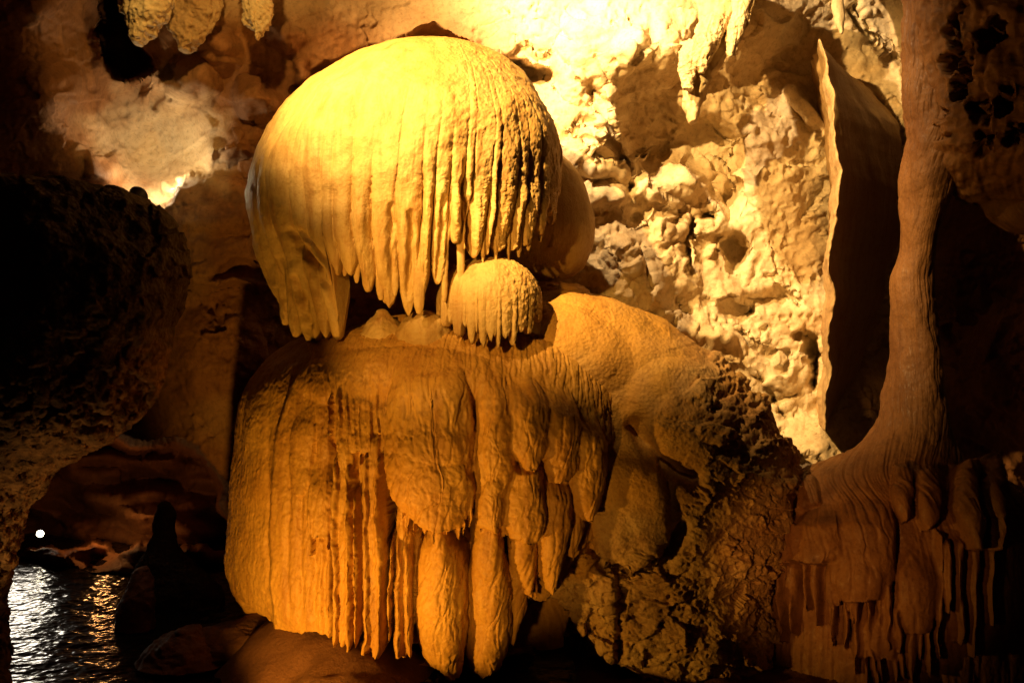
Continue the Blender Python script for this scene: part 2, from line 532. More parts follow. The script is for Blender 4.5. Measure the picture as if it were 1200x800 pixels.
def wall_depth(x, y):
    num = np.zeros(x.shape); den = np.full(x.shape, 1e-12)
    for cx, cy, d in CTRL:
        r2 = ((x - cx) ** 2 + (y - cy) ** 2)
        w = 1.0 / (r2 + 900.0) ** 1.6
        num += w * d; den += w
    Y = num / den
    xw = x + 12 * noise3(x / 45, y / 45, 0.3, 21) + 3 * noise3(x / 15, y / 15, 0.7, 22)
    yw = y + 12 * noise3(x / 45, y / 45, 5.3, 23) + 3 * noise3(x / 15, y / 15, 4.7, 24)
    # tunnel mouth, lower left
    o = psd(xw, yw, [(-260, 470), (60, 470), (110, 520), (150, 520), (215, 522), (250, 540), (262, 590), (330, 640), (330, 900), (-260, 900)])
    back = 12.7 - 0.8 * bump(x, y, 190, 620, 110, 55) + 0.8 * noise3(x / 60, y / 22, 1.0, 31)
    k = sm(6, -10, o)
    Y = Y * (1 - k) + back * k
    # bench of rock across the back of the tunnel
    k2 = sm(-6, 4, yw - 642) * k
    Y = Y - 1.7 * k2
    # dark chimney between left rock and hanging lobes
    o = psd(xw, yw, [(112, -60), (150, -60), (158, 40), (182, 78), (150, 96), (128, 92), (116, 40)])
    Y = Y + 2.2 * sm(4, -8, o)
    # the alcove bowl behind the lamp
    Y = Y + 0.35 * bump(xw, yw, 180, 165, 70, 75, 0, 1.0)
    # left ledge below it
    o = psd(xw, yw, [(205, 206), (250, 200), (300, 212), (330, 300), (300, 345), (215, 330), (200, 260)])
    Y = Y - 0.45 * sm(3, -9, o)
    for cx, cy, rx, ry, h in [(118, 195, 18, 24, .35), (225, 95, 36, 22, .35), (300, 115, 32, 26, .4), (262, 60, 34, 30, .3), (245, 170, 22, 18, .25),
                              (280, 165, 26, 28, .3), (355, 80, 14, 26, .25), (180, 90, 20, 30, .3), (335, 40, 30, 24, .25), (205, 120, 18, 20, .2),
                              (275, 320, 40, 16, -.3), (265, 255, 60, 20, .18), (250, 420, 60, 70, .2), (240, 530, 40, 40, .1)]:
        Y = Y - h * bump(xw, yw, cx, cy, rx, ry, 0, 1.2)
    # slot over the dome
    Y = Y + 0.9 * sm(8, -6, psd(xw, yw, [(470, 44), (500, 38), (560, 62), (610, 72), (640, 90), (560, 90), (400, 100), (345, 105), (390, 75)]))
    # right wall forms
    Y = Y - 0.30 * bump(xw, yw, 650, 150, 90, 130, -30, 1.0)
    Y = Y - 0.35 * bump(xw, yw, 705, 60, 60, 70, 30, 1.0)
    Y = Y - 0.30 * bump(xw, yw, 770, 60, 70, 45, -20, 1.0)
    sc = psd(xw, yw, [(738, 118), (775, 108), (806, 132), (872, 150), (880, 215), (850, 260), (800, 190), (745, 192), (735, 150)])
    Y = Y + 0.55 * sm(6, -16, sc)
    Y = Y - 0.35 * bump(xw, yw, 720, 150, 30, 50, 0, 1.0)
    Y = Y - 0.30 * bump(xw, yw, 810, 215, 75, 24, -8, 1.0)
    # ragged knob belt over the middle of the wall
    for cx, cy, rx, ry, h in [(700, 232, 42, 11, .20), (735, 238, 26, 11, .15), (780, 275, 15, 42, .20), (825, 262, 26, 30, .20), (800, 325, 22, 26, .14),
                              (850, 335, 26, 26, .14), (770, 345, 30, 34, .16), (720, 320, 40, 60, .2), (880, 310, 8, 30, .16), (800, 120, 16, 36, .2),
                              (905, 230, 60, 90, .15), (935, 130, 26, 16, .1), (690, 300, 30, 50, .15), (840, 410, 80, 50, .2), (900, 440, 50, 60, .15)]:
        Y = Y - 0.4 * h * bump(xw, yw, cx, cy, rx, ry, 0, 1.3)
    for cx, cy, rx, ry, h in [(807, 288, 9, 34, .45), (858, 295, 16, 24, .55), (905, 355, 40, 16, .35), (955, 425, 10, 32, .7), (790, 255, 8, 14, .3),
                              (750, 245, 10, 8, .25), (825, 255, 10, 10, .3), (865, 362, 24, 10, .25), (945, 397, 10, 8, .3)]:
        Y = Y + 0.9 * h * bump(xw, yw, cx, cy, rx, ry, 0, 0.7)
    for pts, wd, h in [([(725, 290), (752, 322), (772, 352), (800, 385), (850, 400)], 9, -.22), ([(742, 300), (768, 345)], 5, .25),
                       ([(930, 108), (955, 140), (972, 162)], 8, -.22), ([(865, 390), (895, 412), (925, 414)], 4, .14),
                       ([(985, 0), (1000, 25), (1020, 45), (1035, 60)], 4, .22), ([(1005, 5), (1018, 30)], 3, .18), ([(1040, 70), (1075, 74)], 3, .2),
                       ([(690, 100), (722, 150), (728, 200), (745, 250)], 5, .18), ([(640, 190), (690, 215), (740, 222)], 6, .18),
                       ([(905, 470), (935, 455)], 4, .15), ([(880, 445), (910, 470), (925, 490)], 4, .15)]:
        d, t = pline(xw, yw, pts)
        Y = Y + h * np.exp(-(d / wd) ** 2)
    return Y


def axis(lo, a, b, hi, step, n_out):
    l = a - (a - lo) * (np.linspace(1, 0, n_out, endpoint=False)) ** 1.3
    r = b + (hi - b) * (np.linspace(0, 1, n_out + 1)[1:]) ** 1.3
    return np.concatenate([l, np.arange(a, b, step), r])


gx, gy = np.meshgrid(axis(-700, -30, 1230, 1900, 1.7, 40), axis(-500, -30, 830, 1050, 1.7, 30))
Yd = wall_depth(gx, gy)
Pw = np.stack([(gx - 600) / F * Yd, Yd, CZ - (gy - 400) / F * Yd], axis=-1)
rough_zone = 0.55 + 0.45 * sm(520, 620, gx)
Nw = normals(Pw, False)
if Nw[200, 400][1] > 0:
    Nw = -Nw
Pw = Pw + Nw * ((0.11 * fbm(Pw, 1.5, 5, 40, 0.55) + 0.03 * fbm(Pw, 2.3, 4, 50, 0.5, True)) * rough_zone)[..., None]
Nw = normals(Pw, False)
if Nw[200, 400][1] > 0:
    Nw = -Nw
wq = 0.35 * noise3(gx / 20, gy / 20, .3, 63)
fac = 0.09 * facets(gx / 75 + wq, gy / 60 + wq, 64) + 0.014 * facets(gx / 24 + wq, gy / 21 - wq, 65) + 0.010 * facets(gx / 10 - wq, gy / 9 + wq, 66)
Pw = Pw + Nw * (fac * rough_zone)[..., None]
Nw = normals(Pw, False)
if Nw[200, 400][1] > 0:
    Nw = -Nw
pit = sm(0.42, 0.12, worley2(gx / 11 + 0.4 * noise3(gx / 9, gy / 9, 0.2, 60), gy / 13, 61)) * sm(0.0, 0.35, noise3(gx / 60, gy / 60, 2.0, 62) + 0.1)
Pw = Pw + Nw * ((0.014 * fbm(Pw, 11.0, 4, 70, 0.65) - 0.03 * pit) * rough_zone)[..., None]
pale = sm(540, 640, gx) * sm(1120, 1060, gx) * sm(640, 520, gy) + 0.85 * bump(gx + 30 * noise3(gx / 25, gy / 25, .3, 81), gy + 30 * noise3(gx / 25, gy / 25, .9, 82), 190, 165, 100, 95, 0, 1.3) + 0.6 * sm(60, -20, gy) * sm(150, 330, gx)  # alcove patch: pale rock with the lamp's bright spot painted in
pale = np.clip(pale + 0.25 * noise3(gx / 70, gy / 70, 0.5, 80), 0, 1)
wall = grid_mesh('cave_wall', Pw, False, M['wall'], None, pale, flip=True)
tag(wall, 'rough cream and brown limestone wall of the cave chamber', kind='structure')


# ------------------------------------------------------------------ cave floor and pool
fx, fy = np.meshgrid(np.linspace(-9, 9, 420), np.linspace(2.0, 16, 330))
Pf = np.stack([fx, fy, np.zeros_like(fx)], axis=-1)
fpx = 600 + F * fx / fy
shore = fx + 0.25 * (fy - 8) + 2.55 + 0.35 * noise3(fx * 0.9, fy * 0.9, 0.2, 90)
fz = -0.35 + 0.42 * sm(-0.5, 0.7, shore) + 0.12 * sm(0.3, 1.3, shore) - 0.40 * sm(1.0, 2.2, fx + 2.3)
fz = fz + 0.28 * np.exp(-((fx + 1.75) / .75) ** 2 - ((fy - 7.5) / .6) ** 2) + 0.16 * fbm(Pf, 0.9, 4, 91) + 0.05 * fbm(Pf, 3.0, 3, 95, 0.5, True)
Pf[..., 2] = fz
floor = grid_mesh('cave_floor', Pf, False, M['floor'], None)
tag(floor, 'uneven reddish clay and rock floor of the cave', kind='structure')

wm = bpy.data.materials.new('dark_rippled_water')
wm.use_nodes = True
nt = wm.node_tree
b = nt.nodes['Principled BSDF']
b.inputs['Base Color'].default_value = (0.012, 0.008, 0.005, 1)
b.inputs['Roughness'].default_value = 0.17
b.inputs['IOR'].default_value = 1.33
wx, wy = np.meshgrid(np.linspace(-8, 0.5, 760), np.linspace(4.0, 13.5, 760))
Pq = np.stack([wx, wy, np.zeros_like(wx)], axis=-1)
Pq[..., 2] = 0.034 * fbm(Pq, 2.6, 5, 101, 0.6, st=(1.0, 1.7, 1)) + 0.003 * fbm(Pq, 16.0, 2, 105, st=(0.7, 1.6, 1))
water = grid_mesh('water', Pq, False, wm, None)
tag(water, 'dark rippled cave pool with white lamp glare', kind='structure')


# ------------------------------------------------------------------ relief functions shared by the flowstones
def stri(P, phi_m, f, s, zf=0.12, octv=3):
    """vertical rills: fast across, slow down; phi_m is metres around the body"""
    Q = np.stack([phi_m, phi_m * 0 + s * 3.7, P[..., 2] * zf], axis=-1)
    return fbm(Q, f, octv, s, 0.55)


def rill_stage(amp, f, s, grain=0.006, gf=14.0, zf=0.12):
    def st(x, y, P, c):
        a = c['phi'] * c['w']
        r = stri(P, a, f, s, zf)
        return -amp * np.clip(0.35 - np.abs(r) * 2.2, 0, 1) * 1.5 + grain * fbm(P, gf, 3, s + 5, 0.6)
    return st


def lump_stage(amp, f, s, octv=4):
    return lambda x, y, P, c: amp * fbm(P, f, octv, s, 0.55)


# ------------------------------------------------------------------ the great dome
def dome(name, parent, cx, yeq, ytop, hw, Y, depth, bounds, bots, strength, mat, shrink, span, seed, nphi=700, nth=330, grain=0.006, tip=22.0, gash=None, skew=0.0, folds=None):
    """boulder hung with drapery: bounds = fold edges in px at the widest row, bots = lowest py of each fold"""
    u = np.linspace(-1, 1, nphi, endpoint=False)
    ph = np.pi * (0.72 * u + 0.28 * u ** 3)
    sn = np.clip((np.array(bounds, float) - cx) / hw, -1, 1)
    pb = np.arcsin(sn)
    lobe = np.clip(np.searchsorted(pb, ph) - 1, 0, len(bots) - 1)
    t = np.linspace(0, 1, nth)
    mpp = Y / F
    R = hw * mpp; H = (yeq - ytop) * mpp
    # s: -1..1 inside its fold, wandering a little with height
    Z0 = np.linspace(0, 1, nth)[:, None]
    wob = 0.020 * noise3(ph[None] * 6, Z0 * 3.0, 0.5, seed) + 0.008 * noise3(ph[None] * 25, Z0 * 8.0, 0.9, seed + 1)
    phw = ph[None] + wob
    lo = pb[np.clip(np.searchsorted(pb, phw.ravel()).reshape(phw.shape) - 1, 0, len(pb) - 2)]
    hi = pb[np.clip(np.searchsorted(pb, phw.ravel()).reshape(phw.shape), 1, len(pb) - 1)]
    li = np.clip(np.searchsorted(pb, phw.ravel()).reshape(phw.shape) - 1, 0, len(bots) - 1)
    s = np.clip(2 * (phw - lo) / np.maximum(hi - lo, 1e-4) - 1, -1, 1)
    back = np.abs(ph) > np.pi / 2
    s = np.where(back[None], 0, s)
    yb = np.array(bots, float)[li[-1]] - tip * np.abs(s[-1]) ** 2.2
    yb = yb + 5 * noise3(ph * 30, ph * 0, 0.3, seed + 2)
    yb = np.where(back, yeq + 60, yb)
    drop = (yb - yeq) * mpp
    th = np.clip(t / 0.46, 0, 1) * np.pi / 2
    sdn = np.clip((t - 0.46) / 0.54, 0, 1)
    rr = R * np.sin(th)[:, None] * np.ones(nphi)[None]
    zz = (H * np.cos(th))[:, None] - sdn[:, None] * drop[None]
    rr = rr * (1 - shrink * (np.clip(-zz, 0, None) / (span * mpp)) ** 1.5)
    Xc, Yc, Zc = at(cx, yeq, Y)
    k = depth / R
    P = np.stack([Xc + rr * np.sin(ph)[None], Yc - k * rr * np.cos(ph)[None], Zc + zz], axis=-1)
    P[..., 0] += skew * np.clip(zz / H, 0, 1) ** 1.4
    N = normals(P, True)
    if N[nth // 2, nphi // 2][1] > 0: N = -N
    x, y = project(P)
    A = strength(x, y)
    rl = np.random.RandomState(seed + 40)
    gain = rl.uniform(0.45, 1.35, len(bots))[li]
    start = rl.uniform(-0.25, 0.22, len(bots))[li]
    A = A * gain * sm(0, 0.35, t[:, None] - 0.15 - start)
    if gash:
        for pts, wd, hh in gash:
            dd, tt = pline(x + 3 * noise3(x / 15, y / 15, .5, seed + 41), y, pts)
            A_g = hh * np.exp(-(dd / wd) ** 2) * np.clip(np.sin(np.pi * np.clip(tt * .9 + .1, 0, 1)), 0, 1) ** .5
            P = P - N * A_g[..., None]
    d = A * (np.sqrt(np.clip(1 - 0.96 * s * s, 0, 1)) - 0.75)
    am = ph[None] * rr
    d = d + (0.09 if R > 1 else 0.03) * fbm(P, 1.5, 4, seed + 3) * sm(0, 0.2, t)[:, None]
    r1 = stri(P, am, 7, seed + 4, 0.16); r2 = stri(P, am, 26, seed + 6, 0.18)
    rz = sm(cx - .55 * hw, cx - .2 * hw, x)
    d = d - rz * A * 0.22 * np.clip(0.4 - np.abs(r1) * 2.4, 0, 1) - rz * (0.10 * A + 0.002) * np.clip(0.5 - np.abs(r2) * 2, 0, 1)
    g = grain * (0.25 + 0.75 * sm(cx - 0.1 * hw, cx + 0.5 * hw, x))
    fade = sm(0.02, 0.12, t)[:, None]
    P = P + N * ((d + g * fbm(P, 22, 3, seed + 8, 0.65)) * fade)[..., None]
    # thick lip turned back under the fringe
    last = P[-1]
    inward = np.stack([-np.sin(ph), np.cos(ph) * k, 0 * ph], axis=-1)
    lip = [last + inward * a + np.array([0, 0, b_]) for a, b_ in ((0.012, -0.012), (0.04, -0.015), (0.075, 0.01), (0.10, 0.10), (0.16, 0.30))]
    P = np.concatenate([P, np.stack(lip)], axis=0)
    if folds:
        ids = np.where((np.abs(ph)[None] < np.pi / 2) & (y > folds), li + 1, 0)
        ids = np.concatenate([ids, np.repeat(ids[-1:], len(lip), 0)])
        return split_mesh(P, ids, [(name, None)] + [('drapery_fold', None)] * len(bots), mat, parent, True)
    return grid_mesh(name, P, True, mat, parent, None, flip=True)


DB = [294, 322, 338, 368, 384, 402, 415, 436, 458, 484, 508, 522, 538, 553, 562, 580, 588, 607, 617, 631, 641, 658]
DT = [376, 390, 399, 393, 398, 330, 330, 346, 362, 369, 350, 338, 296, 304, 309, 306, 304, 300, 292, 278, 262]


def dome_strength(x, y):
    c = sm(390, 425, x)
    a_c = 0.018 + 0.10 * sm(90, 310, y)
    a_r = 0.012 + 0.085 * sm(120, 290, y)
    a_l = 0.020 + 0.040 * sm(130, 380, y)
    a = a_l * (1 - c) + c * (a_c * (1 - sm(510, 550, x)) + a_r * sm(510, 550, x))
    return a


gd = thing('flowstone_dome', 'huge golden flowstone dome like a jellyfish with a fringe of drapery folds', 'flowstone')
dome('drapery_shell', gd, 476, 228, 50, 181, 8.0, 1.12, DB, DT, dome_strength, M['dome'], 0.24, 165, 200, 900, 420, 0.014, skew=0.22, folds=215,
     gash=[([(340, 270), (372, 315), (400, 372)], 4, .07), ([(344, 325), (356, 355), (368, 400)], 4, .07), ([(322, 305), (332, 350), (338, 390)], 4, .05), ([(352, 270), (380, 305), (408, 345)], 3, .05),
           ([(318, 340), (328, 395)], 3, .04), ([(442, 70), (425, 110), (415, 160)], 7, .04), ([(481, 250), (481, 300), (476, 352)], 4, .06), ([(545, 215), (549, 260), (551, 310)], 5, .10),
           ([(458, 240), (458, 300), (462, 345)], 3, .04), ([(520, 230), (516, 290), (508, 350)], 3, .05)])
core = loft('bare_boulder', [(165, 560, 620, 8.55, .25), (185, 525, 660, 8.55, .5), (230, 500, 690, 8.55, .62), (270, 495, 697, 8.55, .66),
                             (310, 515, 686, 8.55, .55), (335, 560, 650, 8.55, .3)], M['dome'], gd, 120, 90,
            [lump_stage(0.03, 2.0, 210), lump_stage(0.006, 14, 214)], cap=0.03)
core['label'] = 'smooth bare underside of the dome showing at lower right'
# thin straws joining dome fringe and small mound
for i, (xs, y0, y1, hw) in enumerate([(566, 262, 306, 2.4), (581, 262, 307, 2.2), (596, 262, 306, 1.8), (540, 230, 330, 4.0), (608, 250, 300, 3.0), (619, 240, 292, 3.5),
                                      (430, 270, 335, 4.5), (446, 280, 350, 5.0), (463, 270, 345, 4.0), (521, 280, 352, 3.5), (404, 285, 322, 4.0), (418, 280, 330, 4.0),
                                      (633, 225, 282, 3.2), (646, 205, 262, 3.0), (491, 260, 366, 6.0)]):
    yy = 8.0 - 1.12 * math.sqrt(max(0.05, 1 - ((xs - 476) / 181) ** 2)) + 0.04
    yy += 0.12 * sm(230, 340, y1)
    loft('stalactite', [(y0, xs - hw * 1.5, xs + hw * 1.5, yy, .02), ((y0 + y1) / 2, xs - hw * 1.25, xs + hw * 1.25, yy, .022),
                        (y1 - 8, xs - hw, xs + hw, yy + .01, .016), (y1, xs - hw * .55, xs + hw * .55, yy + .012, .01)], M['dome'], gd, 20, 40,
         [rill_stage(0.004, 30, 230 + i, 0.004, 30)], cap=0.012)
base_to(gd, 476, 395, 8.0)

# ------------------------------------------------------------------ small mound under the fringe, knobs
sb = [518, 523, 531, 536, 546, 551, 560, 564, 572, 583, 587, 598, 603, 614, 621, 629]
st_ = [368, 380, 378, 392, 384, 400, 390, 404, 396, 406, 392, 402, 386, 390, 374]
gm = thing('flowstone_mound', 'small rounded flowstone mound with its own fringe under the dome', 'flowstone')
sb = [573 + 1.14 * (v - 573) for v in sb]
dome('drapery_shell', gm, 573, 354, 300, 63, 7.4, .42, sb, st_, lambda x, y: (0.004 + 0.032 * sm(335, 380, y)) * (0.7 + 0.6 * noise3(x / 14, y / 30, .2, 262)), M['dome'], 0.1, 60, 260, 460, 220, 0.018, 12.0)
base_to(gm, 573, 402, 7.45)
for i, (rows_k, lab) in enumerate([
        ([(366, 440, 456, 7.45, .06), (376, 432, 464, 7.45, .12), (392, 420, 478, 7.48, .22), (440, 395, 500, 7.6, .34)], 'small pointed flowstone knob in the gap under the dome'),
        ([(368, 482, 512, 7.35, .12), (376, 470, 526, 7.35, .2), (396, 463, 534, 7.4, .26), (445, 440, 560, 7.6, .34)], 'broad round-topped flowstone knob left of the small fringed mound'),
        ([(336, 640, 655, 8.0, .06), (348, 630, 668, 8.0, .12), (385, 610, 700, 8.05, .25)], 'tiny flowstone knob right of the small fringed mound')]):
    tag(loft('stalagmite_stub', rows_k, M['dome'], None, 90, 80, [lump_stage(0.05, 3.5, 270 + 5 * i), rill_stage(0.008, 12, 271 + 5 * i, 0.01, 14)], cap=0.03),
        lab, 'stalagmite', 'knobs between dome and curtain')

# ------------------------------------------------------------------ the ochre curtain below
gc = thing('flowstone_curtain', 'wide ochre flowstone curtain with columns and hanging bulbs below the dome', 'flowstone')
CR = [(376, 440, 620, 7.95, .45), (384, 400, 650, 7.97, .62), (396, 350, 690, 8.0, .80), (408, 325, 712, 8.0, .89), (430, 300, 735, 7.98, .97), (465, 283, 748, 7.95, 1.0), (500, 276, 752, 7.95, 1.0), (540, 271, 750, 7.95, .98),
      (600, 266, 742, 7.95, .95), (650, 262, 722, 7.95, .91), (690, 270, 695, 7.95, .87), (720, 288, 672, 7.95, .82), (742, 300, 655, 7.95, .8)]


def curtain_form(x, y, P, c):
    f = np.abs(c['phi']) < np.pi / 2
    edge = np.interp(y, [420, 450, 500, 560, 620, 740], [362, 340, 322, 316, 313, 318])
    edge = edge + 4 * noise3(y / 40, 0, 0.5, 301)
    d = -0.075 * sm(edge + 5, edge - 9, x)
    # hollow behind the columns and bulbs
    d = d - 0.24 * sm(384, 402, x) * np.maximum(sm(555, 640, y), .7 * sm(490, 530, y) * sm(475, 462, x)) * sm(640, 610, x)
    d = d - 0.16 * np.exp(-((x - 457) / 7.0) ** 2) * sm(470, 520, y)
    d = d - 0.3 * bump(x, y, 492, 640, 9, 46) - 0.35 * bump(x, y, 551, 615, 8, 34)
    d = d - 0.30 * np.exp(-((x - 603 + (y - 520) * .06) / 8.0) ** 2) * sm(480, 520, y)
    for gx_, y0, y1, w, h in [(337, 520, 740, 3, .02), (352, 500, 740, 3, .022), (368, 480, 745, 4, .03), (380, 560, 750, 3, .03), (390, 480, 750, 4, .05), (305, 440, 700, 3, .015)]:
        gxx = gx_ + 3 * noise3(y / 35, gx_, 0.5, 302)
        d = d - h * np.exp(-((x - gxx) / w) ** 2) * sm(y0, y0 + 60, y) * sm(y1 + 5, y1 - 40, y)
    # bulging shelf under the dome
    d = d + 0.12 * bump(x, y, 470, 445, 130, 40, 0, 1)
    return d


rg = np.random.RandomState(11)
CN = [('body', None), ('drapery_lobe', 'broad smooth lobe over the left bulb'), ('drapery_lobe', None), ('bulb', 'left of the two hanging bulbs, carrot shaped'), ('bulb', 'right of the two hanging bulbs'), ('bulb', 'small rilled bulb right of the pair'),
      ('column', None), ('column', None), ('column', None), ('drapery_lobe', None), ('drapery_lobe', None)] + [('drapery_lobe', None)] * 7
CL = [([(425, 503, 36), (460, 505, 46), (520, 504, 51), (560, 506, 49), (585, 510, 43), (604, 513, 30), (614, 514, 16)], .08, .20, 45, 1),
      ([(436, 577, 14), (480, 578, 22), (540, 578, 23), (590, 575, 21), (610, 574, 17), (616, 574, 10)], .06, .17, 45, 2),
      ([(596, 514, 13), (622, 514, 14), (640, 515, 24), (665, 517, 32), (700, 517, 34), (730, 518, 33), (758, 520, 28), (776, 523, 22), (788, 525, 15)], -.12, .30, 14, 3),
      ([(600, 574, 17), (640, 573, 20), (690, 576, 28), (725, 576, 28), (755, 572, 25), (775, 568, 20), (788, 565, 13)], -.12, .28, 14, 4),
      ([(640, 604, 8), (680, 607, 15), (710, 606, 14), (735, 601, 8), (752, 597, 2)], -.08, .14, 25, 5),
      ([(560, 474, 9), (600, 474, 12), (660, 475, 13), (720, 475, 12), (750, 474, 10), (766, 473, 6)], -.14, .21, 40, 6),
      ([(478, 440, 12), (540, 440, 13), (600, 441, 13), (660, 441, 14), (720, 441, 13), (752, 443, 10), (768, 444, 5)], -.10, .20, 40, 7),
      ([(480, 407, 11), (560, 407, 13), (640, 408, 13), (700, 407, 11), (735, 406, 9), (752, 405, 5)], -.08, .17, 40, 8),
      ([(478, 424, 5), (560, 424, 6), (660, 425, 6), (720, 424, 5), (746, 423, 2)], -.07, .07, 30, 8),
      ([(600, 490, 6), (660, 487, 5), (700, 484, 4), (740, 484, 2)], -.12, .06, 30, 6),
      ([(440, 425, 26), (480, 425, 33), (505, 424, 32), (520, 423, 24), (528, 423, 10)], .01, .07, 30, 9),
      ([(540, 378, 10), (590, 377, 17), (618, 377, 16), (630, 377, 9)], .0, .05, 40, 10),
      ([(470, 358, 9), (520, 354, 14), (560, 352, 12), (580, 351, 5)], .0, .03, 40, 0)]
CL += fringe(rg, [(474, 585), (495, 600), (515, 606), (535, 598), (552, 575)], 1, .12, .06, 7.5, 14, 34)
CL += fringe(rg, [(560, 598), (575, 606), (592, 592)], 2, .08, .05, 7, 10, 26)
CL += fringe(rg, [(394, 478), (420, 486), (456, 480)], 9, .05, .05, 7, 20, 60)
CL += fringe(rg, [(456, 478), (462, 560), (468, 580)], 1, .03, .04, 5, 10, 26)
CL += fringe(rg, [(364, 605), (376, 614), (392, 608)], 10, .01, .035, 6, 14, 46)
CL += fringe(rg, [(588, 500), (605, 512), (622, 508)], 2, .0, .05, 8, 14, 40)
CL += [([(440, 612, 16), (480, 613, 25), (515, 614, 24), (534, 614, 15), (542, 614, 6)], .08, .16, 40, 11),
      ([(520, 610, 12), (560, 612, 21), (600, 612, 24), (620, 611, 19), (630, 610, 9)], .05, .17, 30, 12),
      ([(600, 612, 11), (640, 612, 18), (665, 614, 15), (690, 616, 6)], -.04, .16, 30, 13),
      ([(540, 648, 13), (600, 646, 20), (640, 643, 17), (668, 639, 10), (684, 637, 4)], .02, .15, 40, 14),
      ([(450, 650, 18), (500, 651, 26), (535, 652, 22), (560, 651, 10)], .05, .15, 40, 15),
      ([(478, 684, 13), (520, 684, 20), (560, 682, 21), (590, 681, 15), (606, 680, 6)], .03, .15, 40, 16),
      ([(570, 672, 10), (610, 669, 14), (640, 665, 8), (650, 664, 3)], .0, .1, 30, 17)]
CL += fringe(rg, [(592, 525), (612, 535), (636, 528)], 11, .04, .05, 8, 12, 34)
CL += fringe(rg, [(592, 612), (612, 620), (632, 612)], 12, .03, .06, 8, 14, 36)
CL += fringe(rg, [(604, 668), (616, 676), (628, 670)], 13, .0, .05, 7, 12, 30)
CL += fringe(rg, [(632, 655), (642, 664), (656, 650)], 14, .0, .05, 8, 14, 36)
CL += fringe(rg, [(632, 545), (652, 552), (672, 540)], 15, .03, .05, 8, 12, 40)
CL += fringe(rg, [(668, 585), (681, 594), (696, 580)], 16, .02, .05, 8, 8, 24)
CL += [([(y0, x0 + 1, w * .8), ((y0 + y1) / 2, x0, w), (y1 - 14, x0 + .5, w * .9), (y1, x0 + .5, w * .5)], .01, .12, 50, o_) for x0, y0, y1, w, o_ in
       [(398, 500, 747, 5, 8), (412, 505, 752, 5.5, 8), (421, 540, 746, 3.5, 8), (432, 490, 766, 5.5, 7), (446, 495, 764, 6, 7), (459, 600, 742, 3, 7), (468, 590, 764, 5.5, 6), (479, 600, 762, 6, 6)]]
BOT = ([255, 280, 310, 360, 400, 420, 445, 470, 490, 525, 560, 590, 612, 618, 640, 662, 700, 740], [690, 716, 736, 742, 752, 752, 770, 768, 772, 788, 788, 770, 742, 712, 705, 672, 625, 580])
CR2 = CR[:-1] + [(742, 296, 662, 7.95, .8), (770, 300, 660, 7.95, .8), (850, 304, 660, 7.95, .8)]


def curtain_relief(x, y, P, c):
    bg = curtain_form(x, y, P, c)
    d, own = relief(x, y, bg, CL, 320)
    yb = np.interp(x, *BOT) + 4 * noise3(x / 9, 0.5, 0.5, 322)
    under = sm(-1, 5, y - yb)
    d = d * (1 - under) - 0.75 * under
    f = np.abs(c['phi']) < np.pi / 2
    c['own'] = np.where(f & (under < .5), own, 0)
    return d * sm(1.62, 1.25, np.abs(c['phi']))


loft('body', CR2, M['curtain'], gc, 900, 520, [lump_stage(0.05, 1.6, 310, 3), curtain_relief, lump_stage(0.005, 6, 311, 3), lambda x, y, P, c: rill_stage(0.020, 12, 312, 0.008, 13, 0.2)(x, y, P, c) * (0.25 + 0.75 * sm(330, 400, x)), rill_stage(0.004, 26, 316, 0.006, 26, 0.2), lump_stage(0.006, 18, 318, 3)],
     cap=0.08, front=0.68, names=CN)


def part(name, prof, Y, D, mat, parent, seed, rill=0.012, f=14, nu=90, nv=110, cap=0.02, grain=0.004, lump=0.012, label=None, power=2.0, topback=0.10):
    y0_, y1_ = prof[0][0], prof[-1][0]
    rows = [(y, xc - hw, xc + hw, (Y if len(q) == 0 else q[0]) + topback * float(sm(0.55, 0.0, (y - y0_) / (y1_ - y0_))), D * min(1.0, 0.35 + 0.65 * hw / max(p[2] for p in prof))) for (y, xc, hw, *q) in prof]
    o = loft(name, rows, mat, parent, nu, nv, [lump_stage(lump, 4, seed), rill_stage(rill, f, seed + 3, grain, 22, 0.14)], cap=cap, power=power)
    if label:
        o['label'] = label
    return o


base_to(gc, 450, 780, 7.4)

# ------------------------------------------------------------------ the pitted slope on the right of the curtain
gs = thing('flowstone_slope', 'shadowed pitted flowstone slope spreading right of the ochre curtain', 'flowstone')
SR = [(346, 585, 690, 8.85, .95), (358, 555, 735, 8.9, 1.2), (390, 520, 790, 8.95, 1.42), (430, 510, 845, 9.0, 1.58), (480, 510, 890, 9.0, 1.62), (540, 520, 920, 9.0, 1.62), (600, 540, 920, 9.0, 1.56),
      (680, 580, 900, 8.95, 1.42), (760, 600, 895, 8.9, 1.34), (850, 620, 895, 8.9, 1.34)]


def slope_form(x, y, P, c):
    d = 0.12 * bump(x, y, 655, 410, 90, 55, 15, 1)
    d = d + 0.14 * bump(x, y, 735, 600, 50, 66, 8, .8) - 0.14 * np.exp(-(pline(x, y, [(683, 640), (700, 660), (735, 668), (780, 655), (800, 620)])[0] / 8) ** 2)
    d = d - 0.12 * np.exp(-(pline(x, y, [(728, 670), (726, 720), (725, 790)])[0] / 4) ** 2)
    d = d - 0.12 * np.exp(-(pline(x, y, [(692, 520), (690, 580), (702, 640)])[0] / 6) ** 2)
    d = d + 0.10 * bump(x, y, 800, 480, 70, 60, 30, 1) - 0.12 * np.exp(-(pline(x, y, [(745, 500), (770, 540), (815, 560)])[0] / 9) ** 2)
    return d


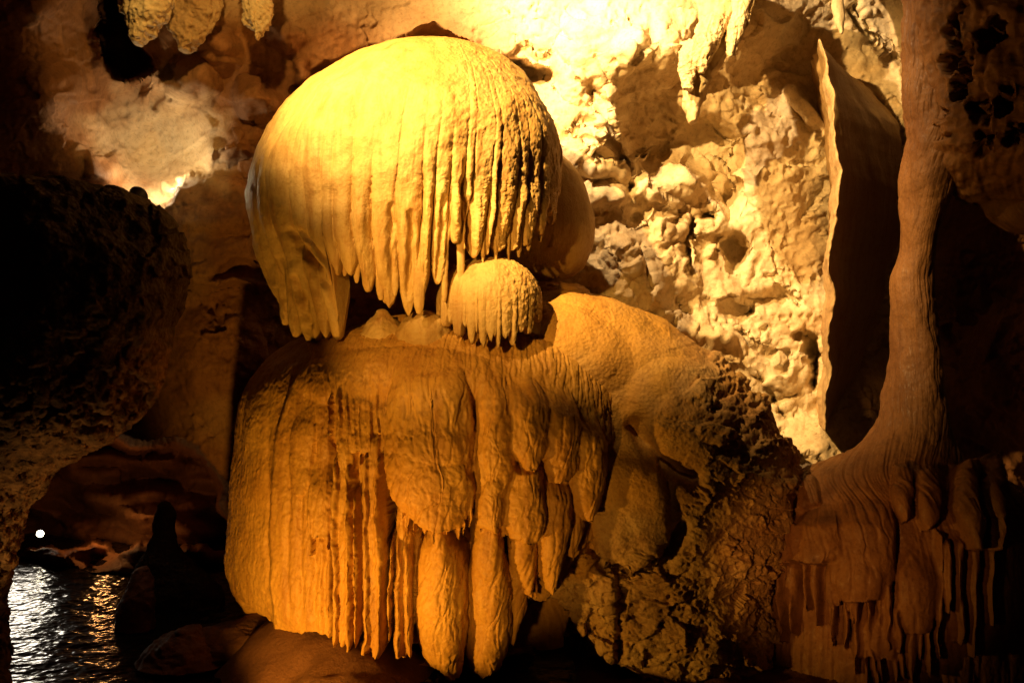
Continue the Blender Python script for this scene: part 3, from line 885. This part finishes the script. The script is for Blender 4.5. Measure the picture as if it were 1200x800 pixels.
def slope_rough(x, y, P, c):
    r = 0.10 + 0.9 * sm(770, 850, x + 0.2 * (y - 500) * (y < 500) + 40 * noise3(x / 50, y / 50, .5, 404)) * (0.5 + sm(-.3, .4, noise3(x / 30, y / 30, .2, 405)))
    r = np.maximum(r, sm(600, 680, y))
    w = worley2(x / 9 + noise3(x / 8, y / 8, 0.1, 401), y / 10, 402)
    return r * (0.055 * fbm(P, 3.5, 5, 403, 0.6) - 0.022 * sm(0.5, 0.1, w) + 0.010 * fbm(P, 14, 3, 407, 0.6, True) + 0.05 * facets(x / 30, y / 26, 408)) + 0.03 * fbm(P, 2.5, 3, 409)


SN = [('body', None)] + [('drapery_lobe', None)] * 1
SL = [([(515, 735, 24), (560, 735, 42), (610, 737, 48), (645, 738, 36), (662, 738, 16)], .0, .13, 45, 1)]
SL += fringe(rg, [(700, 640), (735, 655), (780, 635)], 1, .0, .07, 9, 8, 26)


def slope_relief(x, y, P, c):
    bg = slope_form(x, y, P, c)
    d, own = relief(x, y, bg, SL, 430, 4.0)
    f = np.abs(c['phi']) < np.pi / 2
    c['own'] = np.where(f, own, 0)
    # black gap at the foot, beside the bulbs
    gap = sm(6, -6, psd(x, y, [(560, 900), (596, 770), (620, 720), (640, 700), (660, 728), (700, 765), (745, 800), (780, 900)]))
    return (d * (1 - gap) - 0.6 * gap) * sm(1.62, 1.3, np.abs(c['phi']))


loft('body', SR, M['slope'], gs, 620, 480, [lump_stage(0.06, 1.6, 410, 3), slope_relief, slope_rough], cap=0.1, front=0.64, power=2.7,
     tint=lambda x, y, P: np.clip(np.maximum(sm(850, 760, x) * sm(640, 560, y), sm(705, 690, x) * sm(690, 670, y)) + .5 * noise3(x / 30, y / 30, .4, 415), 0, 1), names=SN)
base_to(gs, 740, 820, 8.4)

# ------------------------------------------------------------------ rock fin
fy_ = np.linspace(45, 505, 260)
xf = pchip([45, 100, 170, 250, 330, 400, 470, 505], [957, 970, 979, 981, 977, 971, 966, 964], fy_)
wr = pchip([45, 60, 120, 200, 300, 400, 470, 505], [6, 46, 80, 80, 66, 46, 24, 5], fy_)
yf = pchip([45, 150, 300, 505], [9.35, 8.95, 8.9, 9.3], fy_)
rows_ = []
for y_, x_, w_, Yf in zip(fy_, xf, wr, yf):
    pts = [(x_ - 9, Yf + 1.3), (x_ - 5, Yf + .5), (x_ - 1.5, Yf + .06), (x_, Yf), (x_ + 2.5, Yf + .05), (x_ + w_ * .45, Yf + .55), (x_ + w_, Yf + 1.25), (x_ + w_ * .5, Yf + 1.6)]
    q = np.array([((a - 600) / F * d_, d_) for a, d_ in pts])
    q = np.vstack([q, q[:1]])
    cs_ = np.concatenate([[0], np.cumsum(np.hypot(*np.diff(q, axis=0).T))])
    cs_ /= cs_[-1]
    uu = np.linspace(0, 1, 90, endpoint=False)
    rows_.append(np.stack([np.interp(uu, cs_, q[:, 0]), np.interp(uu, cs_, q[:, 1]), np.full(90, CZ - (y_ - 400) / F * Yf)], axis=-1))
Pn = np.array(rows_)
Nn = normals(Pn, True)
jag = 0.10 * fbm(Pn, 1.8, 5, 500, 0.6) + 0.03 * fbm(Pn, 8, 4, 505, 0.6)
band = stri(Pn, Pn[..., 1] * 1.0, 5, 508, 0.25)
Pn = Pn + np.stack([jag * 0.9 + 0.05 * band, jag, jag * 0.2], axis=-1)
Pn[..., 0] += 0.06 * noise3(Pn[..., 2] * 1.6, 0.3, 0.7, 509) + 0.02 * noise3(Pn[..., 2] * 7, 0.3, 0.7, 510)
for end in (0, -1):
    pass
fin = grid_mesh('rock_fin', np.concatenate([np.repeat(Pn[:1].mean(axis=1, keepdims=True), 90, 1), Pn, np.repeat(Pn[-1:].mean(axis=1, keepdims=True), 90, 1)]), True, M['fin'], None, flip=True)
tag(fin, 'tall thin blade of rock with a lit left edge on the right wall', 'rock fin')

# ------------------------------------------------------------------ right pillar, column and mass
gp = loft('rock_pillar', [(-160, 1066, 1420, 8.0, .9), (0, 1074, 1400, 8.0, .9), (60, 1082, 1390, 8.0, .88), (120, 1088, 1380, 8.0, .84), (170, 1092, 1370, 8.0, .76), (200, 1104, 1350, 8.05, .66), (225, 1120, 1340, 8.15, .54), (245, 1150, 1330, 8.3, .4)],
          M['brown'], None, 300, 260,
          [lump_stage(0.16, 1.7, 520, 5), lambda x, y, P, c: -sum(h * bump(x + 14 * noise3(x / 16, y / 16, .2, 524), y + 14 * noise3(x / 14, y / 14, .8, 525), cx, cy, rx * 1.1, ry * 1.25, 20, .9) for cx, cy, rx, ry, h in
           [(1120, 25, 9, 18, .2), (1122, 58, 12, 14, .3), (1162, 42, 12, 18, .3), (1128, 95, 9, 22, .3), (1146, 130, 13, 13, .3), (1092, 128, 14, 8, .2), (1095, 155, 10, 9, .2),
            (1178, 118, 9, 13, .25), (1150, 165, 9, 16, .25), (1190, 160, 8, 14, .25), (1095, 228, 7, 12, .2), (1112, 75, 8, 8, .15)]),
           rill_stage(0.03, 5, 526, 0.012, 10, 0.25), lump_stage(0.02, 9, 530)], cap=0.25, front=0.6)
tag(gp, 'brown pillar of rock with dark pits in the upper right corner', 'rock pillar')

gr = thing('flowstone_column', 'slender reddish-brown column flaring into a fringed mass at lower right', 'flowstone')
RN = [('column', None)] + [('drapery_lobe', None)] * 9
RL = [([(546, 932, 14), (565, 934, 26), (590, 934, 28), (602, 934, 14)], .03, .09, 25, 1),
      ([(590, 945, 40), (625, 945, 56), (650, 946, 58), (660, 946, 40)], .08, .12, 30, 2),
      ([(540, 1082, 9), (580, 1083, 14), (605, 1083, 11), (622, 1083, 4)], .05, .1, 25, 3), ([(536, 1056, 9), (575, 1056, 13), (600, 1056, 9), (614, 1056, 4)], .05, .1, 25, 4),
      ([(540, 1123, 11), (590, 1125, 14), (620, 1129, 11), (644, 1132, 4)], .1, .14, 20, 5), ([(540, 1150, 11), (590, 1151, 13), (625, 1153, 8), (642, 1153, 4)], .12, .14, 20, 6),
      ([(580, 1015, 26), (640, 1012, 36), (680, 1010, 36), (700, 1010, 24)], .06, .12, 40, 7), ([(640, 1070, 20), (700, 1072, 26), (735, 1072, 18)], .03, .1, 40, 8),
      ([(700, 1030, 22), (745, 1030, 30), (770, 1030, 22)], .02, .09, 40, 9)]
RL += fringe(rg, [(892, 650), (920, 660), (960, 664), (1000, 655)], 2, .01, .11, 11, 40, 105)
RL += fringe(rg, [(978, 690), (1010, 704), (1045, 692)], 7, .01, .11, 11, 40, 90)
RL += fringe(rg, [(1050, 725), (1072, 738), (1092, 730)], 8, .01, .11, 11, 30, 70)
RL += fringe(rg, [(1002, 765), (1030, 776), (1056, 768)], 9, .01, .11, 11, 20, 50)
RL += fringe(rg, [(1098, 640), (1130, 650), (1160, 640)], 8, .01, .11, 12, 60, 150)


def column_relief(x, y, P, c):
    d, own = relief(x, y, 0.0 * x - 0.02 * sm(640, 670, y), RL, 550, 4.0)
    f = np.abs(c['phi']) < np.pi / 2
    c['own'] = np.where(f, own, 0)
    return np.where(f, d, 0)


loft('column', [(-60, 1056, 1160, 8.2, .35), (60, 1062, 1160, 8.2, .35), (140, 1062, 1150, 8.2, .35), (200, 1058, 1120, 8.25, .3), (250, 1058, 1104, 8.3, .24), (290, 1056, 1094, 8.35, .2), (330, 1046, 1092, 8.4, .22), (390, 1046, 1096, 8.4, .26), (450, 1040, 1102, 8.4, .34), (500, 1026, 1108, 8.35, .4),
                (535, 985, 1125, 8.3, .48), (555, 940, 1165, 8.3, .58), (580, 922, 1215, 8.3, .7), (620, 908, 1250, 8.3, .76), (660, 896, 1265, 8.3, .8), (720, 890, 1270, 8.3, .82), (830, 884, 1280, 8.3, .84)],
     M['brown'], gr, 520, 520,
     [lump_stage(0.06, 1.8, 540, 3), lambda x, y, P, c: 0.09 * fbm(P, 2.6, 4, 541) * sm(540, 460, y), column_relief, rill_stage(0.022, 8, 544, 0.008, 12, 0.08), rill_stage(0.008, 22, 548, 0.006, 22, 0.08)], cap=0.05, front=0.64, names=RN)
base_to(gr, 1030, 820, 8.3)

# ------------------------------------------------------------------ dark boulder at left
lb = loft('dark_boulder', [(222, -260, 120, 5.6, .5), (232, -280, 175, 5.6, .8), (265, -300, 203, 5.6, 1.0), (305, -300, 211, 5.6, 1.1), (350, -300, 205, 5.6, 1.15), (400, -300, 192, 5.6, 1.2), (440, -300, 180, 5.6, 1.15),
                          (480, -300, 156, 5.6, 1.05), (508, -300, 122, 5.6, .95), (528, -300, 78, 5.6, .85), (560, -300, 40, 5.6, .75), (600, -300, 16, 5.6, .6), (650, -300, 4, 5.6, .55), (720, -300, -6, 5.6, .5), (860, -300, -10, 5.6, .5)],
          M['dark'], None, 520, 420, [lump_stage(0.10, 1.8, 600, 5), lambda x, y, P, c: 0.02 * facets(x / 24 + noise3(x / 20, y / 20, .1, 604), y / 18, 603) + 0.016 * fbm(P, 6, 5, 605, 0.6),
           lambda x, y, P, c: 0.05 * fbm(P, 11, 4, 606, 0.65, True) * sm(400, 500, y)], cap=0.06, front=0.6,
          tint=lambda x, y, P: np.clip(sm(60, 10, np.abs(pline(x, y, [(190, 430), (150, 488), (110, 516), (60, 530), (25, 575), (5, 640)])[0])) * (0.6 + 0.8 * noise3(x / 9, y / 7, .3, 607)), 0, 1))  # ochre band painted paler so the lower rim looks lit
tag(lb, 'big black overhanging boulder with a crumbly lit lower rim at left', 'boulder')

# ------------------------------------------------------------------ hanging rock at the top
for i, (prof, Y, D, lab) in enumerate([
        ([(-60, 172, 40), (0, 173, 30), (20, 171, 24), (38, 166, 14), (50, 161, 4)], 8.3, .22, 'pale broken stalactite stump hanging leftmost at the top'),
        ([(-60, 228, 42), (0, 228, 32), (30, 225, 26), (50, 220, 16), (60, 216, 8)], 8.7, .25, 'blunt brown stalactite lobe between two pale stalactites at the top'),
        ([(-60, 298, 26), (0, 299, 18), (20, 300, 16), (36, 301, 9), (45, 301, 3)], 8.5, .16, 'short bright cream stalactite hanging above left of the dome')]):
    o = part('stalactite', prof, Y, D, M['pale'] if i != 1 else M['fin'], None, 620 + 4 * i, .03, 7, 110, 120, cap=.02, lump=.09, grain=.03)
    tag(o, lab, 'stalactite', 'stalactites hanging along the top edge')
gk = thing('stalactite_cluster', 'knobbly cluster of cream stalactites jutting from the top of the right wall', 'stalactite')
for i, (prof, Y, D) in enumerate([
        ([(-50, 850, 45), (0, 850, 34), (30, 846, 26), (60, 832, 22), (90, 818, 18), (115, 812, 12), (142, 812, 4)], 9.1, .22),
        ([(-30, 872, 16), (10, 870, 12), (40, 862, 10), (66, 856, 4)], 8.9, .1),
        ([(20, 838, 16), (50, 828, 16), (75, 822, 10), (84, 822, 4)], 8.88, .1),
        ([(50, 815, 12), (80, 808, 11), (104, 806, 6)], 8.95, .1)]):
    part('stalactite', prof, Y, D, M['pale'], gk, 640 + 4 * i, .02, 9, 90, 110, cap=.02, lump=.07, grain=.02)
base_to(gk, 850, 0, 9.1)
gh = part('stalactite', [(-40, 985, 10), (5, 982, 7), (25, 984, 5), (38, 986, 2)], 9.6, .06, M['pale'], None, 660, .01, 12, 40, 60, cap=.02, lump=.03)
tag(gh, 'thin cream spike of rock just above the tip of the rock fin', 'stalactite', 'stalactites hanging along the top edge')

# ------------------------------------------------------------------ silhouettes in the tunnel
o = part('stalagmite', [(592, 192, 6), (604, 193, 12), (625, 192, 14), (645, 192, 20), (665, 196, 36), (690, 208, 50), (730, 212, 56)], 9.3, .3, M['dark'], None, 670, .02, 6, 90, 110, cap=.04, lump=.05)
tag(o, 'dark stalagmite silhouette standing by the pool beside the curtain', 'stalagmite')
o = part('rock', [(668, 166, 8), (690, 163, 17), (715, 160, 22), (735, 158, 24)], 8.5, .16, M['red'], None, 676, .01, 6, 60, 60, cap=.03, lump=.05)
tag(o, 'dull red rock at the pool edge before the dark stalagmite', 'rock')
for i, (prof, Y, D, lab) in enumerate([
        ([(728, 290, 22), (738, 280, 55), (760, 262, 80)], 7.7, .35, 'reddish shelf of rock at the left foot of the curtain'),
        ([(738, 222, 14), (748, 215, 32), (775, 215, 55)], 7.5, .3, 'low wet rock between the pool and the reddish shelf')]):
    o = part('rock', prof, Y, D, M['floor'], None, 684 + 4 * i, .01, 5, 90, 60, cap=.03, lump=.08)
    tag(o, lab, 'rock')


# ------------------------------------------------------------------ lamps that show in the photograph
def tube(name, mat, parent, rings, n=28):
    """rings of (centre, axis, radius) joined into a turned body"""
    P = []
    for c, ax, r in rings:
        ax = Vector(ax).normalized(); a = ax.orthogonal().normalized(); b_ = ax.cross(a)
        P.append([list(Vector(c) + (a * math.cos(t) + b_ * math.sin(t)) * r) for t in np.linspace(0, 2 * np.pi, n, endpoint=False)])
    return grid_mesh(name, np.array(P), True, mat, parent)


def lamp(label, loc, direction, r, length, lens):
    t = thing('cave_lamp', label, 'lamp', 'lamps lighting the cave')
    d = Vector(direction).normalized(); c = Vector(loc)
    tube('housing', M['housing'], t, [(c - d * length, d, r * .02), (c - d * length, d, r * .75), (c - d * length * .8, d, r * .95), (c, d, r), (c + d * length * .06, d, r * 1.08), (c + d * length * .1, d, r * .98), (c - d * .005, d, r * .92)])
    tube('lens', lens, t, [(c - d * .004, d, r * .9), (c + d * .002, d, r * .5), (c + d * .004, d, r * .01)])
    s = d.cross(Vector((0, 0, 1))).normalized() if abs(d.z) < .95 else Vector((1, 0, 0))
    m_ = c - d * length * .5
    tube('bracket', M['housing'], t, [(m_ + s * r * 1.1, (0, 0, 1), r * .08), (m_ + s * r * 1.15 - Vector((0, 0, r * 1.5)), (0, 0, 1), r * .08), (m_ - Vector((0, 0, r * 2.0)), s, r * .1)], 8)
    for ch in t.children:
        ch.location = ch.location - c
    t.location = c
    return t


lamp('black round floodlight on the dark boulder lighting the pale alcove', at(162, 229, 8.0), (0.05, 0.8, 0.55), 0.075, 0.14, M['lens_dim'])
lamp('small glinting lamp right of the black floodlight', at(195, 262, 8.0), (0.1, -1, 0.25), 0.03, 0.08, M['lens_dim'])
lamp('distant glowing lamp low in the tunnel over the pool', at(47, 625, 11.3), (0.25, -1, 0.0), 0.045, 0.10, M['lens'])
